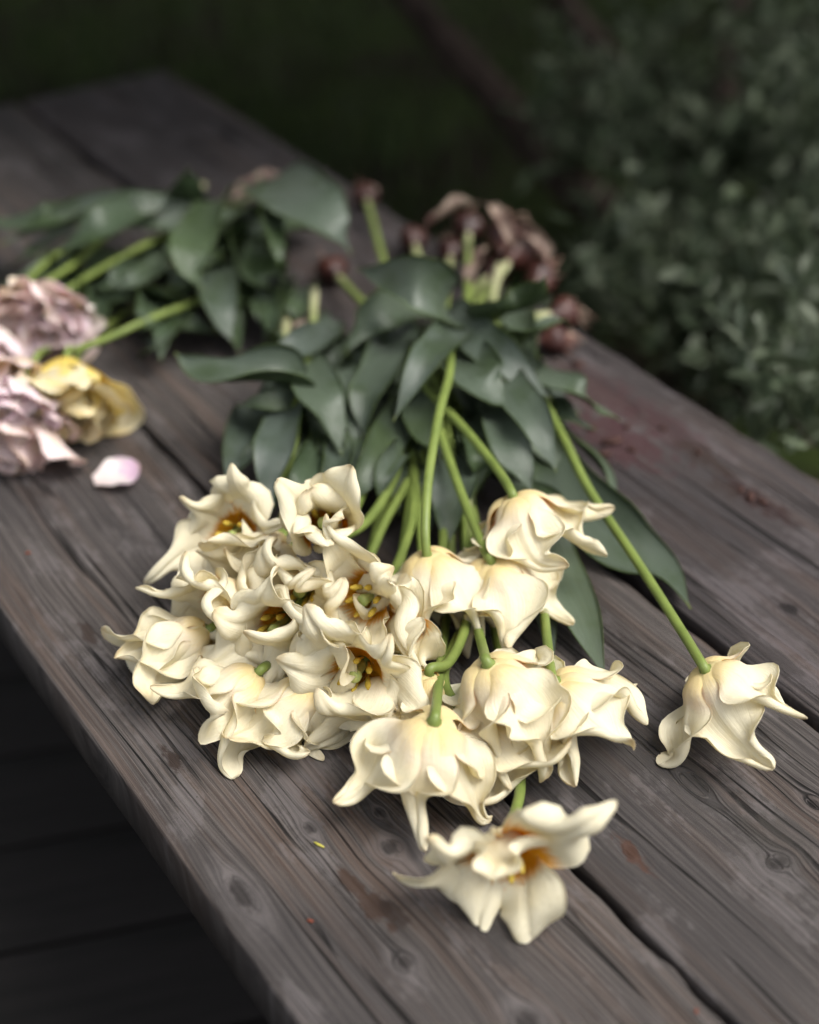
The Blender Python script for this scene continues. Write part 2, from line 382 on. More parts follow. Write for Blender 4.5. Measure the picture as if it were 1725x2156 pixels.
# deck under and to the left of the bench
DAZ = R(76); DD = np.array([math.sin(DAZ), math.cos(DAZ), 0]); DN = np.array([-DD[1], DD[0], 0])
deck = empty('deck', (0, 0, -.03), None, None); deck['kind'] = 'structure'
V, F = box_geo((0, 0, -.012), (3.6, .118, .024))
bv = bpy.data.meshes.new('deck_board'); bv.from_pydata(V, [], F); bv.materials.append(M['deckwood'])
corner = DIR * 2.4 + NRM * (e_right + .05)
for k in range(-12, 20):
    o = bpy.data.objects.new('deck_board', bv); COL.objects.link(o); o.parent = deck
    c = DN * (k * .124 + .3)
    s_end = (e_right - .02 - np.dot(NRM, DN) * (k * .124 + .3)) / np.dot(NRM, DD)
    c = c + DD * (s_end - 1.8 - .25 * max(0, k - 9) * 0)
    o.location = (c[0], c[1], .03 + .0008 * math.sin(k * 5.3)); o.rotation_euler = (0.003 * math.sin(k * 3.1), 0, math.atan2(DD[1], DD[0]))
V = []; n = 40
for i in range(n):
    for j in range(n):
        a, b = (i / (n - 1) - .5), (j / (n - 1) - .5); a, b = a * abs(a) * 240, b * abs(b) * 240
        V.append((a, b + 2, -.06 + .02 * math.sin(a * 1.3) * math.cos(b * .9)))
lawn = tag(mesh('lawn', V, grid_faces(n, n, 0), M['lawn']), kind='structure')
for q in lawn.data.polygons:
    if q.normal.z < 0: lawn.data.flip_normals(); break
# ------------------------------------------------------------------ tulips
def petal_grid(A, rs, nu=34, nv=23):
    """mid-surface of one petal in flower space (axis +Z); A = dict of shape parameters"""
    u = np.linspace(0, 1, nu); v = np.linspace(-1, 1, nv)
    L, W = A['L'], A['W']
    th = A['th0'] + (A['thm'] - A['th0']) * sm(0, .30, u) + (A['tht'] - A['thm']) * sm(A['ub'], 1.02, u)
    psi = A['side'] * sm(.35, 1, u); tau = A['twist'] * sm(.45, 1, u) ** 1.3
    t0 = np.stack([np.sin(th), 0 * th, np.cos(th)], 1); n0 = np.stack([-np.cos(th), 0 * th, np.sin(th)], 1); b0 = np.tile([0., 1, 0], (nu, 1))
    cp, sp = np.cos(psi)[:, None], np.sin(psi)[:, None]
    t = cp * t0 + sp * b0; b = -sp * t0 + cp * b0
    ct, st = np.cos(tau)[:, None], np.sin(tau)[:, None]
    b, nn = ct * b + st * n0, -st * b + ct * n0
    c = np.cumsum(t * L / (nu - 1), 0); c -= c[0]; c[:, 0] += A.get('r0', .003)
    w = W * (.34 + .66 * sm(-.02, .46, u)) * (1 - .42 * sm(.55, .98, u) * A.get('taper', 1))
    w *= 1 - A.get('nar', 0) * .52 * sm(.46, .72, u)
    w *= np.sqrt(np.clip(1 - np.clip((u - .80) / .203, 0, 1) ** 2.4, 0, 1))
    w = np.maximum(w, W * .03)
    cup = A['cup0'] * (1 - sm(.25, .6, u)) + A['cup1'] * sm(.25, .6, u)
    g = np.zeros((nu, nv, 3)); vv = np.abs(v); dv = v[1] - v[0]
    for i in range(nu):
        rl = np.where(v < 0, A['rl'], A['rr']) * sm(A['us'] + .10, A['us'] + .42, u[i]) + np.where(v < 0, A.get('sl', 0), A.get('sr', 0)) * sm(A['us'] - .12, A['us'] + .10, u[i]) * (1 - sm(.6, .85, u[i]))
        wav = A['ruf'] * np.where(v < 0, math.sin(6.283 * (A['fr'] * u[i]) + A['ph']), math.sin(6.283 * (A['fr'] * 1.13 * u[i]) + A['ph2'])) * sm(.25, .5, u[i])
        phi = cup[i] * v - np.sign(v) * (rl + wav) * vv ** A['rp']
        dy, dn = w[i] * np.cos(phi), w[i] * np.sin(phi)
        m = nv // 2
        Y = np.zeros(nv); N = np.zeros(nv)
        for j in range(m + 1, nv): Y[j] = Y[j - 1] + .5 * (dy[j] + dy[j - 1]) * dv; N[j] = N[j - 1] + .5 * (dn[j] + dn[j - 1]) * dv
        for j in range(m - 1, -1, -1): Y[j] = Y[j + 1] - .5 * (dy[j] + dy[j + 1]) * dv; N[j] = N[j + 1] - .5 * (dn[j] + dn[j + 1]) * dv
        N -= A['keel'] * np.exp(-(v / .13) ** 2) * sm(.15, .4, u[i]) * (1 - sm(.8, 1, u[i]))
        g[i] = c[i] + Y[:, None] * b[i] + N[:, None] * nn[i]
    return g, np.repeat(u[:, None], nv, 1), np.repeat(v[None], nu, 0)
def frame(axis, roll):
    a = unit(axis); ref = np.array([0, 0, 1.0]) if abs(a[2]) < .9 else np.array([0, 1.0, 0])
    x = unit(ref - a * np.dot(a, ref)); y = np.cross(a, x)
    c, s = math.cos(roll), math.sin(roll)
    return np.stack([c * x + s * y, -s * x + c * y, a], 1)
STY = {  # ranges in degrees / metres
 'bell':  dict(L=(.068, .086), W=(.022, .028), th0=(76, 94), thm=(6, 26), tht=(40, 190), ub=(.42, .60), cup0=(.8, 1.1), cup1=(-.3, .4), rl=(2.2, 5.4), us=(.28, .48), rp=(1.4, 2.4), ruf=(.4, 1.4), fr=(1.4, 2.6), twist=(-70, 70), side=(-42, 42)),
 'hood':  dict(L=(.068, .086), W=(.024, .030), th0=(84, 100), thm=(16, 36), tht=(-10, 130), ub=(.46, .62), cup0=(.7, 1.0), cup1=(-.5, .3), rl=(2.4, 5.6), us=(.26, .44), rp=(1.3, 2.2), ruf=(.5, 1.6), fr=(1.4, 2.6), twist=(-70, 70), side=(-45, 45)),
 'open':  dict(L=(.066, .080), W=(.022, .027), th0=(60, 75), thm=(6, 24), tht=(60, 210), ub=(.36, .52), cup0=(.9, 1.1), cup1=(-.3, .5), rl=(1.6, 5.2), us=(.30, .48), rp=(1.4, 2.4), ruf=(.5, 1.6), fr=(1.4, 2.8), twist=(-80, 80), side=(-48, 48)),
 'wide':  dict(L=(.060, .076), W=(.021, .026), th0=(64, 80), thm=(22, 38), tht=(80, 190), ub=(.42, .56), cup0=(.9, 1.1), cup1=(-.2, .5), rl=(1.6, 5.0), us=(.34, .50), rp=(1.4, 2.4), ruf=(.5, 1.5), fr=(1.4, 2.8), twist=(-70, 70), side=(-42, 42)),
 'closed': dict(L=(.064, .076), W=(.023, .028), th0=(62, 76), thm=(-8, 8), tht=(0, 120), ub=(.5, .68), cup0=(1.0, 1.2), cup1=(.4, .9), rl=(1.6, 4.6), us=(.42, .58), rp=(1.8, 2.8), ruf=(.3, .9), fr=(1.4, 2.2), twist=(-50, 50), side=(-30, 30)),
}
def flower(parent, org, base, axis, roll, seed, style='bell', scale=1.0, mat=None, over=None, floor=ZT + .0012, stamens=True, nu=34, nv=23):
    rs = np.random.RandomState(seed); S = STY[style]; F = frame(axis, roll)
    for k in range(6):
        A = {q: rs.uniform(*S[q]) for q in S}
        A['rr'] = rs.uniform(*S['rl'])
        if rs.rand() < .25: A['rl'] *= -.35
        for q in ('th0', 'thm', 'tht', 'twist', 'side'): A[q] = R(A[q])
        A.update(keel=rs.uniform(.0008, .0030), nar=rs.uniform(.1, 1.15) if style != 'double' else 0, sl=rs.uniform(.2, 2.3) if style != 'double' else 0, sr=rs.uniform(.2, 2.3) if style != 'double' else 0, ph=rs.uniform(0, 6.28), ph2=rs.uniform(0, 6.28), r0=.002 if k % 2 else .005)
        if k % 2 == 1: A['thm'] -= R(7); A['L'] *= .96
        az = R(60 * k) + rs.uniform(-.12, .12)
        if over and k in over:
            for q, val in over[k].items():
                if q == 'az': az = R(val)
                else: A[q] = R(val) if q in ('th0', 'thm', 'tht', 'twist', 'side') else val
        A['L'] *= scale; A['W'] *= scale
        g, u, v = petal_grid(A, rs, nu, nv)
        ca, sa = math.cos(az), math.sin(az)
        rot = np.array([[ca, -sa, 0], [sa, ca, 0], [0, 0, 1]])
        g = g @ rot.T @ F.T + base
        q3 = g * 95 + seed * 1.7 + k
        g = g + .0021 * sm(.12, .45, u)[..., None] * np.stack([np.sin(q3[..., 1] + 1.3 * np.sin(q3[..., 2])), np.sin(q3[..., 2] + 1.1 * np.sin(q3[..., 0])), np.sin(q3[..., 0] + 1.2 * np.sin(q3[..., 1]))], -1)
        g = clampz(g, floor, .0022)
        Vv, Ff, At = sheet(g, .0007, (u, v), rs.rand())
        mesh('petal', Vv, Ff, mat or M['cream'], parent, org, At)
    if stamens:
        a = F[:, 2]
        p = np.array([base + a * q for q in np.linspace(.002, .024, 7)]); Vv, Ff, At = tube_geo(p, np.array([.003, .0034, .0032, .003, .003, .0044, .0038]), 8)
        mesh('pistil', clampz(Vv, floor), Ff, M['pistil'], parent, org, At)
        for k in range(6):
            w = R(60 * k + 30); rdir = F[:, 0] * math.cos(w) + F[:, 1] * math.sin(w)
            p = [base + a * q + rdir * (.004 + q * .28) for q in (.002, .009, .014, .0145, .021, .025)]
            Vv, Ff, At = tube_geo(spline(p, 6), np.array([.0009, .0008, .0008, .0019, .0021, .0008]), 6)
            mesh('stamen', clampz(Vv, floor), Ff, M['stamen'], parent, org, At)
def stem(parent, org, pts, r=.0034, name='stem', mat=None, n=40):
    p = spline(pts, n); p = clampz(p, ZT + r + .0005, .003)
    rad = np.linspace(r * .9, r * 1.12, n); rad[:3] = [r * 1.75, r * 1.5, r * 1.1]; Vv, Ff, At = tube_geo(p, rad, 10); At[:, 0] = np.linspace(0, 1, n).repeat(10)
    return mesh(name, Vv, Ff, mat or M['stem'], parent, org, At)
def leaf(parent, org, pts, W, fold=.35, bank=0.0, wave=.20, seed=0, mat=None, twist=None, curl=0.0, nu=34, nv=11, floor=ZT + .0012, name='leaf', wk=.68, back=.32):
    """tulip leaf along a 3-D path; fold = U of the cross-section, bank = roll about the path (deg)"""
    rs = np.random.RandomState(seed + 5); W = W * wk; fold = min(.85, fold * 1.45); bank = bank + rs.uniform(-22, 22); wave = wave * 1.25; pts = [np.asarray(p, float) for p in pts]
    if back and len(pts) > 2:
        q = pts[0] - unit(pts[1] - pts[0]) * back * np.linalg.norm(pts[-1] - pts[0]); q[2] = max(ZT + .012, q[2] - .012); pts = [q] + pts
    c = spline(pts, nu); t = unit(np.gradient(c, axis=0)); u = np.linspace(0, 1, nu); v = np.linspace(-1, 1, nv)
    w = W * (.30 * (1 - u) ** .6 + .95 * np.sin(math.pi * np.clip(u, 0, 1) ** .75) ** .85 * (1 - .12 * u)); w = np.minimum(w, W) * np.clip(1 - u ** 6, 0, 1) ** .65; w = np.maximum(w, W * .02)
    twist = rs.uniform(-38, 38) if twist is None else twist; g = np.zeros((nu, nv, 3)); ph = rs.uniform(0, 6.28, 2); f = rs.uniform(1.2, 2.2)
    side = None
    for i in range(nu):
        b = np.cross(t[i], [0, 0, 1.0]); b = unit(b) if np.linalg.norm(b) > .15 or side is None else side
        if side is not None and np.dot(b, side) < 0: b = -b
        side = b; n = np.cross(b, t[i]); a = R(bank + twist * u[i]); b2 = math.cos(a) * b + math.sin(a) * n; n2 = -math.sin(a) * b + math.cos(a) * n
        k = fold * (1 - .6 * u[i]) + curl * u[i] ** 2
        ang = k * 2.2 * v; yy = np.where(abs(k) < 1e-3, v, np.sin(ang) / (k * 2.2 + 1e-9)); zz = (1 - np.cos(ang)) / (k * 2.2 + 1e-9)
        wz = wave * np.abs(v) ** 1.6 * np.where(v < 0, math.sin(6.28 * f * u[i] + ph[0]), math.sin(6.28 * f * 1.2 * u[i] + ph[1])) * sm(0, .25, u[i])
        g[i] = c[i] + w[i] * (yy[:, None] * b2 + (zz + wz)[:, None] * n2)
    g = clampz(g, floor, .003)
    g = g[:, ::-1]
    Vv, Ff, At = sheet(g, .0009, (np.repeat(u[:, None], nv, 1), np.repeat(v[None], nu, 0)), rs.rand() * .6)
    return mesh(name, Vv, Ff, mat or M['leaf'], parent, org, At)
def bulb(parent, org, c, axis, r=.017, seed=0):
    rs = np.random.RandomState(seed); F = frame(axis, rs.uniform(0, 6)); n, m = 14, 18; V = []
    for i in range(n):
        q = i / (n - 1); z = -1 + 2.6 * q; rad = math.sqrt(max(0, 1 - min(1, abs(z)) ** 2.2)) if z < 0 else max(.12, (1 - sm(0, 1.5, z)) ** .9)
        for k in range(m):
            a = 2 * math.pi * k / m; rr = max(.03, rad) * (1 + .07 * math.sin(3 * a + seed) + .05 * rs.randn())
            V.append(c + r * (F @ np.array([rr * math.cos(a), rr * math.sin(a), z])))
    Fc = [(i * m + k, i * m + (k + 1) % m, (i + 1) * m + (k + 1) % m, (i + 1) * m + k) for i in range(n - 1) for k in range(m)] + [tuple(range(m))[::-1], tuple((n - 1) * m + k for k in range(m))]
    b = mesh('bulb', clampz(np.array(V), ZT + .001), Fc, M['bulb'], parent, org)
    for k in range(9):
        d = F @ np.array([rs.uniform(-1, 1), rs.uniform(-1, 1), -1.1]); p0 = c - F[:, 2] * r * .9
        pts = [p0, p0 + unit(d) * r * .8, p0 + unit(d) * r * 1.5 + np.array([0, 0, -.006]) + rs.randn(3) * .004]
        Vv, Ff, At = tube_geo(spline(pts, 6), np.linspace(.0011, .0005, 6), 5)
        ro = mesh('root', clampz(Vv, ZT + .001), Ff, M['root'], b, org, At)
    return b
def Q(lst): return [P(*p) for p in lst]
HUB = (930, 700, .05)          # where the white tulips' stems come together
TUL = []
G1 = 'cream tulips of the loose white bunch'
BULBS = [(870, 505, .020, .014), (985, 478, .030, .015), (1085, 530, .034, .020), (1135, 590, .022, .016), (950, 530, .016, .014), (770, 412, .018, .014), (700, 570, .016, .015), (1185, 660, .018, .015), (1040, 570, .016, .015), (1165, 715, .014, .013)]
def tulip(base, mouth, roll, seed, style, label, stem_px, leaves=(), scale=1.0, over=None, bulb_px=None, mat=None, group=G1, bulb_r=.017):
    b = P(*base); m = P(*mouth)
    org = np.array([b[0], b[1], ZT])
    t = empty('tulip', org, label, 'tulip', group); TUL.append((t, org))
    flower(t, org, b, m - b, R(roll), seed, style, scale, mat, over)
    pts = [b + unit(m - b) * .003] + ([b - unit(m - b) * .004] if stem_px else []) + Q(stem_px)
    if bulb_px is True:
        bx = BULBS.pop(0); bulb_px = bx[:3]; bulb_r = bx[3]
        e = P(*bulb_px); d = unit(pts[-1] - e); pts += [e + d * (bulb_r * 2.6 + .02), e + d * bulb_r * 1.5]
    if len(pts) > 1: stem(t, org, pts)
    for k, lf in enumerate(leaves):
        lf = dict(lf); px = lf.pop('px'); leaf(t, org, Q(px), seed=seed * 7 + k, **lf)
    if bulb_px is not None:
        c = P(*bulb_px); d = unit(pts[-1] - c) if np.linalg.norm(pts[-1] - c) > 1e-4 else np.array([0, -1., 0]); bulb(t, org, c, d, bulb_r, seed)
    return t
L = lambda *px, **k: dict(px=px, **k)
# --- the loose stems on the right
tulip((1065, 1758, .036), (1056, 1850, .036), 0, 3, 'open', 'single cream tulip with orange throat lying alone past the end of the bunch',
      [(1085, 1710, .022), (1096, 1650, .012), (1085, 1560, .008), (1060, 1420, .008), (1010, 1150, .015), (960, 900, .03), (940, 740, .05)],
      over={0: dict(az=8, L=.054, thm=8, tht=20, side=0, twist=0, nar=.2, rl=1.4, rr=1.6), 1: dict(az=62, thm=34, tht=105, L=.07), 2: dict(az=108, thm=34, tht=130, nar=.9, L=.07), 3: dict(az=158, thm=24, tht=120, nar=1.0, rl=2.6, rr=2.4, L=.070), 4: dict(az=222, thm=18, tht=105, nar=.55, rl=2.2, rr=1.6, sl=1.5, sr=1.2, L=.074), 5: dict(az=-42, thm=52, tht=150, L=.086, nar=.4, side=-20)}, bulb_px=True)
tulip((1485, 1408, .052), (1560, 1520, .018), 10, 105, 'hood', 'cream tulip lying apart on the middle plank beside the wide gap',
      [(1430, 1320, .044), (1340, 1180, .042), (1240, 1030, .046), (1185, 920, .052), (1120, 800, .05), (1040, 680, .055), (1050, 560, .04)],
      [L((1130, 830, .05), (1190, 910, .03), (1275, 1000, .018), (1302, 1085, .012), W=.017, fold=.5, bank=40),
       L((1120, 930, .03), (1190, 1040, .018), (1300, 1150, .010), (1400, 1205, .008), (1455, 1282, .010), W=.042, fold=.42, bank=-30, wave=.25)],
      scale=.94, bulb_px=(1060, 500, .050))
tulip((1168, 1435, .054), (1238, 1552, .014), 40, 7, 'hood', 'cream bell tulip at the bunch edge beside two dark leaves',
      [(1154, 1360, .042), (1146, 1290, .026), (1138, 1180, .016), (1110, 1000, .03), (1040, 820, .05), (990, 680, .05)],
      [L((1130, 1090, .035), (1165, 1190, .025), (1225, 1310, .016), (1278, 1435, .006), W=.034, fold=.35, bank=20),
       L((1130, 1180, .02), (1150, 1290, .014), (1165, 1420, .006), W=.016, fold=.3, bank=-10)], bulb_px=True)
tulip((1028, 1398, .068), (1088, 1525, .024), 25, 9, 'hood', 'broad cream bell tulip with a yellow fold riding over another bloom',
      [(1019, 1372, .054), (1010, 1338, .036), (1000, 1285, .014), (985, 1200, .010), (965, 1050, .03), (940, 900, .055), (930, 760, .05)], scale=1.0, bulb_px=True)
tulip((1012, 1522, .032), (1075, 1615, .010), 0, 11, 'open', 'cream tulip crushed beneath the broad bell tulip',
      [(955, 1475, .035), (935, 1420, .03), (960, 1350, .02), (985, 1290, .02), (980, 1100, .03), (950, 900, .04)], bulb_px=True)
tulip((915, 1518, .060), (893, 1645, .014), 12, 13, 'hood', 'cream bell tulip with splayed petals under a bare upright stem',
      [(921, 1465, .048), (928, 1400, .030), (937, 1320, .012), (950, 1200, .010), (945, 1030, .035), (930, 890, .055), (925, 770, .05)], bulb_px=True)
tulip((905, 1418, .044), (880, 1508, .014), 45, 15, 'closed', 'shaded cream tulip bud tucked behind a crossing stem',
      [(945, 1395, .04), (980, 1320, .03), (1000, 1200, .03), (975, 1000, .03)])
tulip((1080, 1045, .085), (1118, 1160, .050), 30, 17, 'hood', 'cream tulip with wing-like petals high on the leafy side',
      [(1045, 985, .080), (980, 905, .075), (900, 818, .065), (860, 740, .05)], bulb_px=True)
tulip((1035, 1182, .060), (1078, 1305, .010), 50, 19, 'hood', 'cream bell tulip hanging beneath the wing-petalled bloom',
      [(1022, 1160, .060), (968, 1030, .062), (925, 900, .065), (905, 790, .06)], bulb_px=True)
tulip((900, 1168, .064), (928, 1295, .018), 15, 21, 'hood', 'cream bell tulip at the end of the tall bowed stem',
      [(896, 1100, .080), (903, 1000, .092), (925, 870, .100), (946, 790, .096), (948, 735, .085), (945, 690, .07)], scale=.98, bulb_px=True)
# --- the heap on the left
G2s = [(870, 980, .03), (860, 860, .035), (880, 740, .035)]
tulip((508, 1118, .044), (455, 1150, .070), 0, 23, 'wide', 'cream tulip showing a deep orange throat at the heap top corner',
      [(560, 1060, .035), (615, 950, .045), (625, 840, .055), (655, 720, .05), (662, 610, .04)])
tulip((690, 1120, .068), (672, 1080, .104), 75, 25, 'closed', 'upright half-closed cream tulip topmost on the heap',
      [(720, 1130, .05), (780, 1090, .04), (835, 990, .04), (850, 860, .04)])
tulip((610, 1150, .050), (525, 1190, .050), 33, 27, 'closed', 'cream tulip lying sideways between the orange throat and the upright bloom', [(680, 1090, .04), (760, 960, .035)] + G2s[1:])
tulip((800, 1245, .050), (735, 1280, .062), 20, 29, 'wide', 'cream tulip with orange heart and curled petals in mid heap', [(840, 1180, .04), (868, 1090, .035)] + G2s, bulb_px=True)
tulip((880, 1290, .032), (800, 1350, .034), 5, 31, 'open', 'cream tulip with ribbon-like curls against the bowed-stem bloom', [(920, 1230, .03), (930, 1080, .03)] + G2s[1:], bulb_px=True)
tulip((665, 1215, .046), (605, 1270, .052), 50, 33, 'open', 'cream tulip below the upright bloom with a long rolled petal', [(720, 1140, .04), (780, 1000, .035)] + G2s[1:])
tulip((605, 1300, .042), (545, 1360, .055), 15, 35, 'open', 'cream tulip with broad smooth petals at the heap centre', [(680, 1200, .035), (760, 1040, .03)] + G2s[1:])
tulip((440, 1325, .034), (340, 1378, .022), 40, 37, 'closed', 'outermost cream tulip lying flat towards the bench edge', [(490, 1285, .016), (540, 1200, .012), (600, 1080, .02), (640, 880, .03), (600, 760, .03), (605, 660, .03)])
tulip((510, 1250, .042), (430, 1290, .044), 8, 39, 'open', 'cream tulip above the outermost flat bloom', [(555, 1200, .018), (600, 1120, .014), (650, 1020, .025), (720, 850, .03)])
tulip((545, 1415, .034), (470, 1485, .016), 22, 41, 'open', 'cream tulip with petal tips spread on the bare plank', [(590, 1380, .016), (640, 1300, .010), (720, 1120, .02)] + G2s[1:])
tulip((650, 1435, .034), (592, 1515, .012), 48, 43, 'open', 'low cream tulip in shade under the heap front', [(690, 1390, .016), (740, 1300, .010), (790, 1130, .02)] + G2s[1:])
tulip((765, 1395, .036), (724, 1462, .052), 30, 45, 'wide', 'cream tulip with a curled rim round its orange throat at the heap front', [(800, 1320, .03), (850, 1150, .03)] + G2s)
tulip((700, 1325, .042), (645, 1400, .044), 0, 47, 'open', 'cream tulip of tight frilled curls between the two orange throats', [(750, 1240, .03), (810, 1100, .03)] + G2s)
tulip((825, 1440, .026), (785, 1545, .010), 18, 49, 'bell', 'cream tulip nodding onto the plank beside the crossing stems', [(860, 1340, .03), (890, 1180, .03)] + G2s[1:])

def addleaves(idx_leaves):
    for i, (ti, pts, W, kw) in enumerate(idx_leaves):
        t, org = TUL[ti]; leaf(t, org, Q(pts), W, seed=300 + i, **kw)
addleaves([
 (10, [(655, 840, .05), (590, 800, .072), (490, 790, .075), (410, 775, .072), (368, 742, .078)], .034, dict(fold=.75, bank=12, wave=.30)),
 (10, [(640, 770, .06), (670, 830, .072), (700, 890, .062), (720, 958, .045)], .029, dict(fold=.22, wave=.1)),
 (17, [(610, 830, .05), (588, 920, .055), (568, 1000, .046), (576, 1068, .034)], .025, dict(fold=.18)),
 (18, [(520, 880, .03), (495, 950, .03), (476, 1045, .02)], .020, dict(fold=.3)),
 (9, [(940, 700, .06), (935, 640, .095), (880, 592, .125), (810, 580, .12), (750, 566, .115)], .036, dict(fold=.30, bank=42, wave=.12)),
 (9, [(965, 690, .075), (920, 730, .102), (872, 800, .096), (828, 888, .074)], .023, dict(fold=.28, bank=-12)),
 (8, [(960, 750, .07), (1000, 795, .088), (1048, 830, .082), (1088, 855, .07)], .036, dict(fold=.28, wave=.15)),
 (2, [(1050, 860, .06), (1072, 930, .066), (1103, 990, .056), (1122, 1038, .044)], .023, dict(fold=.25)),
 (3, [(1055, 790, .07), (1105, 855, .082), (1145, 930, .072), (1172, 994, .055)], .023, dict(fold=.28)),
 (1, [(1140, 790, .06), (1205, 825, .062), (1258, 860, .05), (1308, 886, .038)], .025, dict(fold=.25, bank=-10)),
 (1, [(1150, 850, .045), (1200, 880, .045), (1255, 905, .035)], .016, dict(fold=.4)),
 (8, [(1000, 690, .07), (1045, 665, .098), (1100, 648, .108), (1135, 608, .13), (1150, 580, .142)], .028, dict(fold=.65, bank=20, wave=.2)),
 (7, [(1070, 750, .06), (1125, 705, .09), (1172, 675, .096), (1205, 692, .084)], .022, dict(fold=.45, bank=15)),
 (7, [(965, 670, .075), (1030, 735, .086), (1100, 790, .077), (1162, 842, .06)], .027, dict(fold=.3, bank=-25)),
 (13, [(845, 880, .05), (800, 950, .056), (765, 1010, .05), (738, 1066, .034)], .023, dict(fold=.25)),
 (11, [(835, 955, .05), (805, 1005, .05), (800, 1062, .034)], .016, dict(fold=.5, bank=30)),
 (5, [(965, 930, .04), (957, 1020, .045), (946, 1090, .036), (940, 1158, .024)], .025, dict(fold=.2)),
 (13, [(820, 735, .06), (790, 800, .072), (772, 860, .062), (766, 925, .044)], .028, dict(fold=.25)),
 (12, [(715, 790, .05), (738, 870, .052), (748, 955, .038)], .023, dict(fold=.3)),
 (14, [(880, 840, .06), (903, 910, .062), (935, 965, .05)], .024, dict(fold=.35)),
 (4, [(870, 640, .06), (805, 650, .085), (760, 690, .075), (728, 745, .06)], .028, dict(fold=.4, bank=25)),
 (10, [(620, 850, .055), (560, 845, .062), (500, 856, .055)], .015, dict(fold=.4, bank=20)),
 (15, [(680, 890, .04), (702, 960, .042), (690, 1015, .03)], .022, dict(fold=.3)),
 (5, [(1000, 890, .05), (1012, 960, .05), (1000, 1045, .03)], .025, dict(fold=.3)),
 (16, [(790, 920, .04), (830, 1000, .032), (842, 1085, .02)], .022, dict(fold=.3)),
 (6, [(1090, 870, .045), (1148, 940, .036), (1200, 1005, .018)], .021, dict(fold=.3)),
 (14, [(925, 1000, .03), (903, 1080, .022), (880, 1155, .014)], .021, dict(fold=.3)),
 (19, [(640, 990, .03), (662, 1060, .022), (650, 1125, .016)], .022, dict(fold=.3)),
 (15, [(690, 700, .05), (640, 722, .066), (590, 742, .068), (540, 738, .066)], .020, dict(fold=.3, bank=20)),
 (2, [(1060, 640, .05), (1110, 690, .06), (1130, 760, .05)], .024, dict(fold=.3)),
 (12, [(840, 690, .05), (855, 760, .055), (835, 830, .05)], .024, dict(fold=.3)),
])
rs = np.random.RandomState(77)
for k in range(40):
    x0 = rs.uniform(640, 1080); y0 = rs.uniform(690, 860); a = rs.uniform(-.6, .6) + (x0 - 860) / 420
    l = rs.uniform(130, 240); pts = [(x0, y0, .03), (x0 + l * .5 * math.sin(a), y0 + l * .5 * math.cos(a), rs.uniform(.02, .05)), (x0 + l * math.sin(a), y0 + l * math.cos(a), rs.uniform(.006, .025))]
    ti = int(rs.randint(2, len(TUL))); t, org = TUL[ti]
    leaf(t, org, Q(pts), rs.uniform(.018, .027), fold=rs.uniform(.15, .5), bank=rs.uniform(-30, 30), seed=500 + k)
for k in range(34):
    x0 = rs.uniform(600, 1040); y0 = rs.uniform(820, 950); a = rs.uniform(-.45, .45) + (x0 - 840) / 500
    l = rs.uniform(110, 190); h0 = rs.uniform(.02, .045); pts = [(x0, y0, h0), (x0 + l * .5 * math.sin(a), y0 + l * .5 * math.cos(a), h0 + rs.uniform(-.01, .012)), (x0 + l * math.sin(a), y0 + l * math.cos(a), rs.uniform(.006, .02))]
    t, org = TUL[int(rs.randint(10, len(TUL)))]
    leaf(t, org, Q(pts), rs.uniform(.015, .024), fold=rs.uniform(.2, .6), bank=rs.uniform(-35, 35), wave=.3, seed=1500 + k, mat=M['leaf2'] if k % 3 == 0 else None)
# --- the pink and yellow bunch
STY['double'] = dict(L=(.044, .058), W=(.020, .026), th0=(55, 85), thm=(5, 30), tht=(0, 70), ub=(.5, .7), cup0=(.7, 1.1), cup1=(.2, .9), rl=(-.6, 1.6), us=(.5, .6), rp=(1.6, 2.4), ruf=(.3, 1.0), fr=(1.4, 3.0), twist=(-30, 30), side=(-20, 20))
def double_tulip(base, mouth, seed, mat, label, stem_px, leaves=(), scale=1.0):
    b = P(*base); m = P(*mouth); org = np.array([b[0], b[1], ZT])
    t = empty('tulip', org, label, 'tulip', 'pink and yellow double tulips of the second bunch'); TUL2.append((t, org))
    for w, (op, sc) in enumerate(((18, 1.0), (2, .95), (-12, .85))):
        S = STY['double']; S0 = dict(S); S['thm'] = (S0['thm'][0] + op, S0['thm'][1] + op)
        flower(t, org, b + unit(m - b) * .002 * w, m - b, R(23 * w + seed * 11), seed * 3 + w, 'double', scale * sc, mat, stamens=False, nu=18, nv=13); STY['double'] = S0
    stem(t, org, [b + unit(m - b) * .003, b - unit(m - b) * .012] + Q(stem_px), r=.0031)
    return t
TUL2 = []
double_tulip((80, 618, .055), (40, 705, .045), 61, M['pink'], 'pink double tulip topmost on the second bunch', [(150, 560, .055), (240, 485, .055), (330, 430, .05), (430, 390, .04)], scale=1.35)
double_tulip((122, 640, .050), (108, 725, .045), 63, M['blush'], 'blush white double tulip beside the topmost pink one', [(215, 565, .05), (320, 508, .05), (430, 460, .045), (560, 400, .04)], scale=1.2)
double_tulip((142, 762, .052), (134, 905, .026), 65, M['yellow'], 'yellow double tulip lowest on the second bunch', [(165, 735, .05), (240, 706, .045), (315, 672, .045), (420, 632, .04), (540, 580, .03)], scale=1.5)
double_tulip((70, 770, .055), (30, 860, .040), 67, M['pink'], 'pink and cream double tulip in the middle of the second bunch', [(105, 730, .030), (150, 680, .016), (230, 600, .02), (330, 540, .03)], scale=1.35)
double_tulip((55, 860, .032), (22, 960, .012), 69, M['pink'], 'peach pink double tulip resting on the plank', [(120, 800, .03), (210, 700, .02), (320, 620, .02)], scale=1.3)
double_tulip((-10, 700, .045), (-50, 800, .03), 71, M['blush'], 'blush double tulip behind the pink ones at the bunch back', [(60, 590, .05), (140, 520, .05), (250, 450, .045)], scale=1.2)
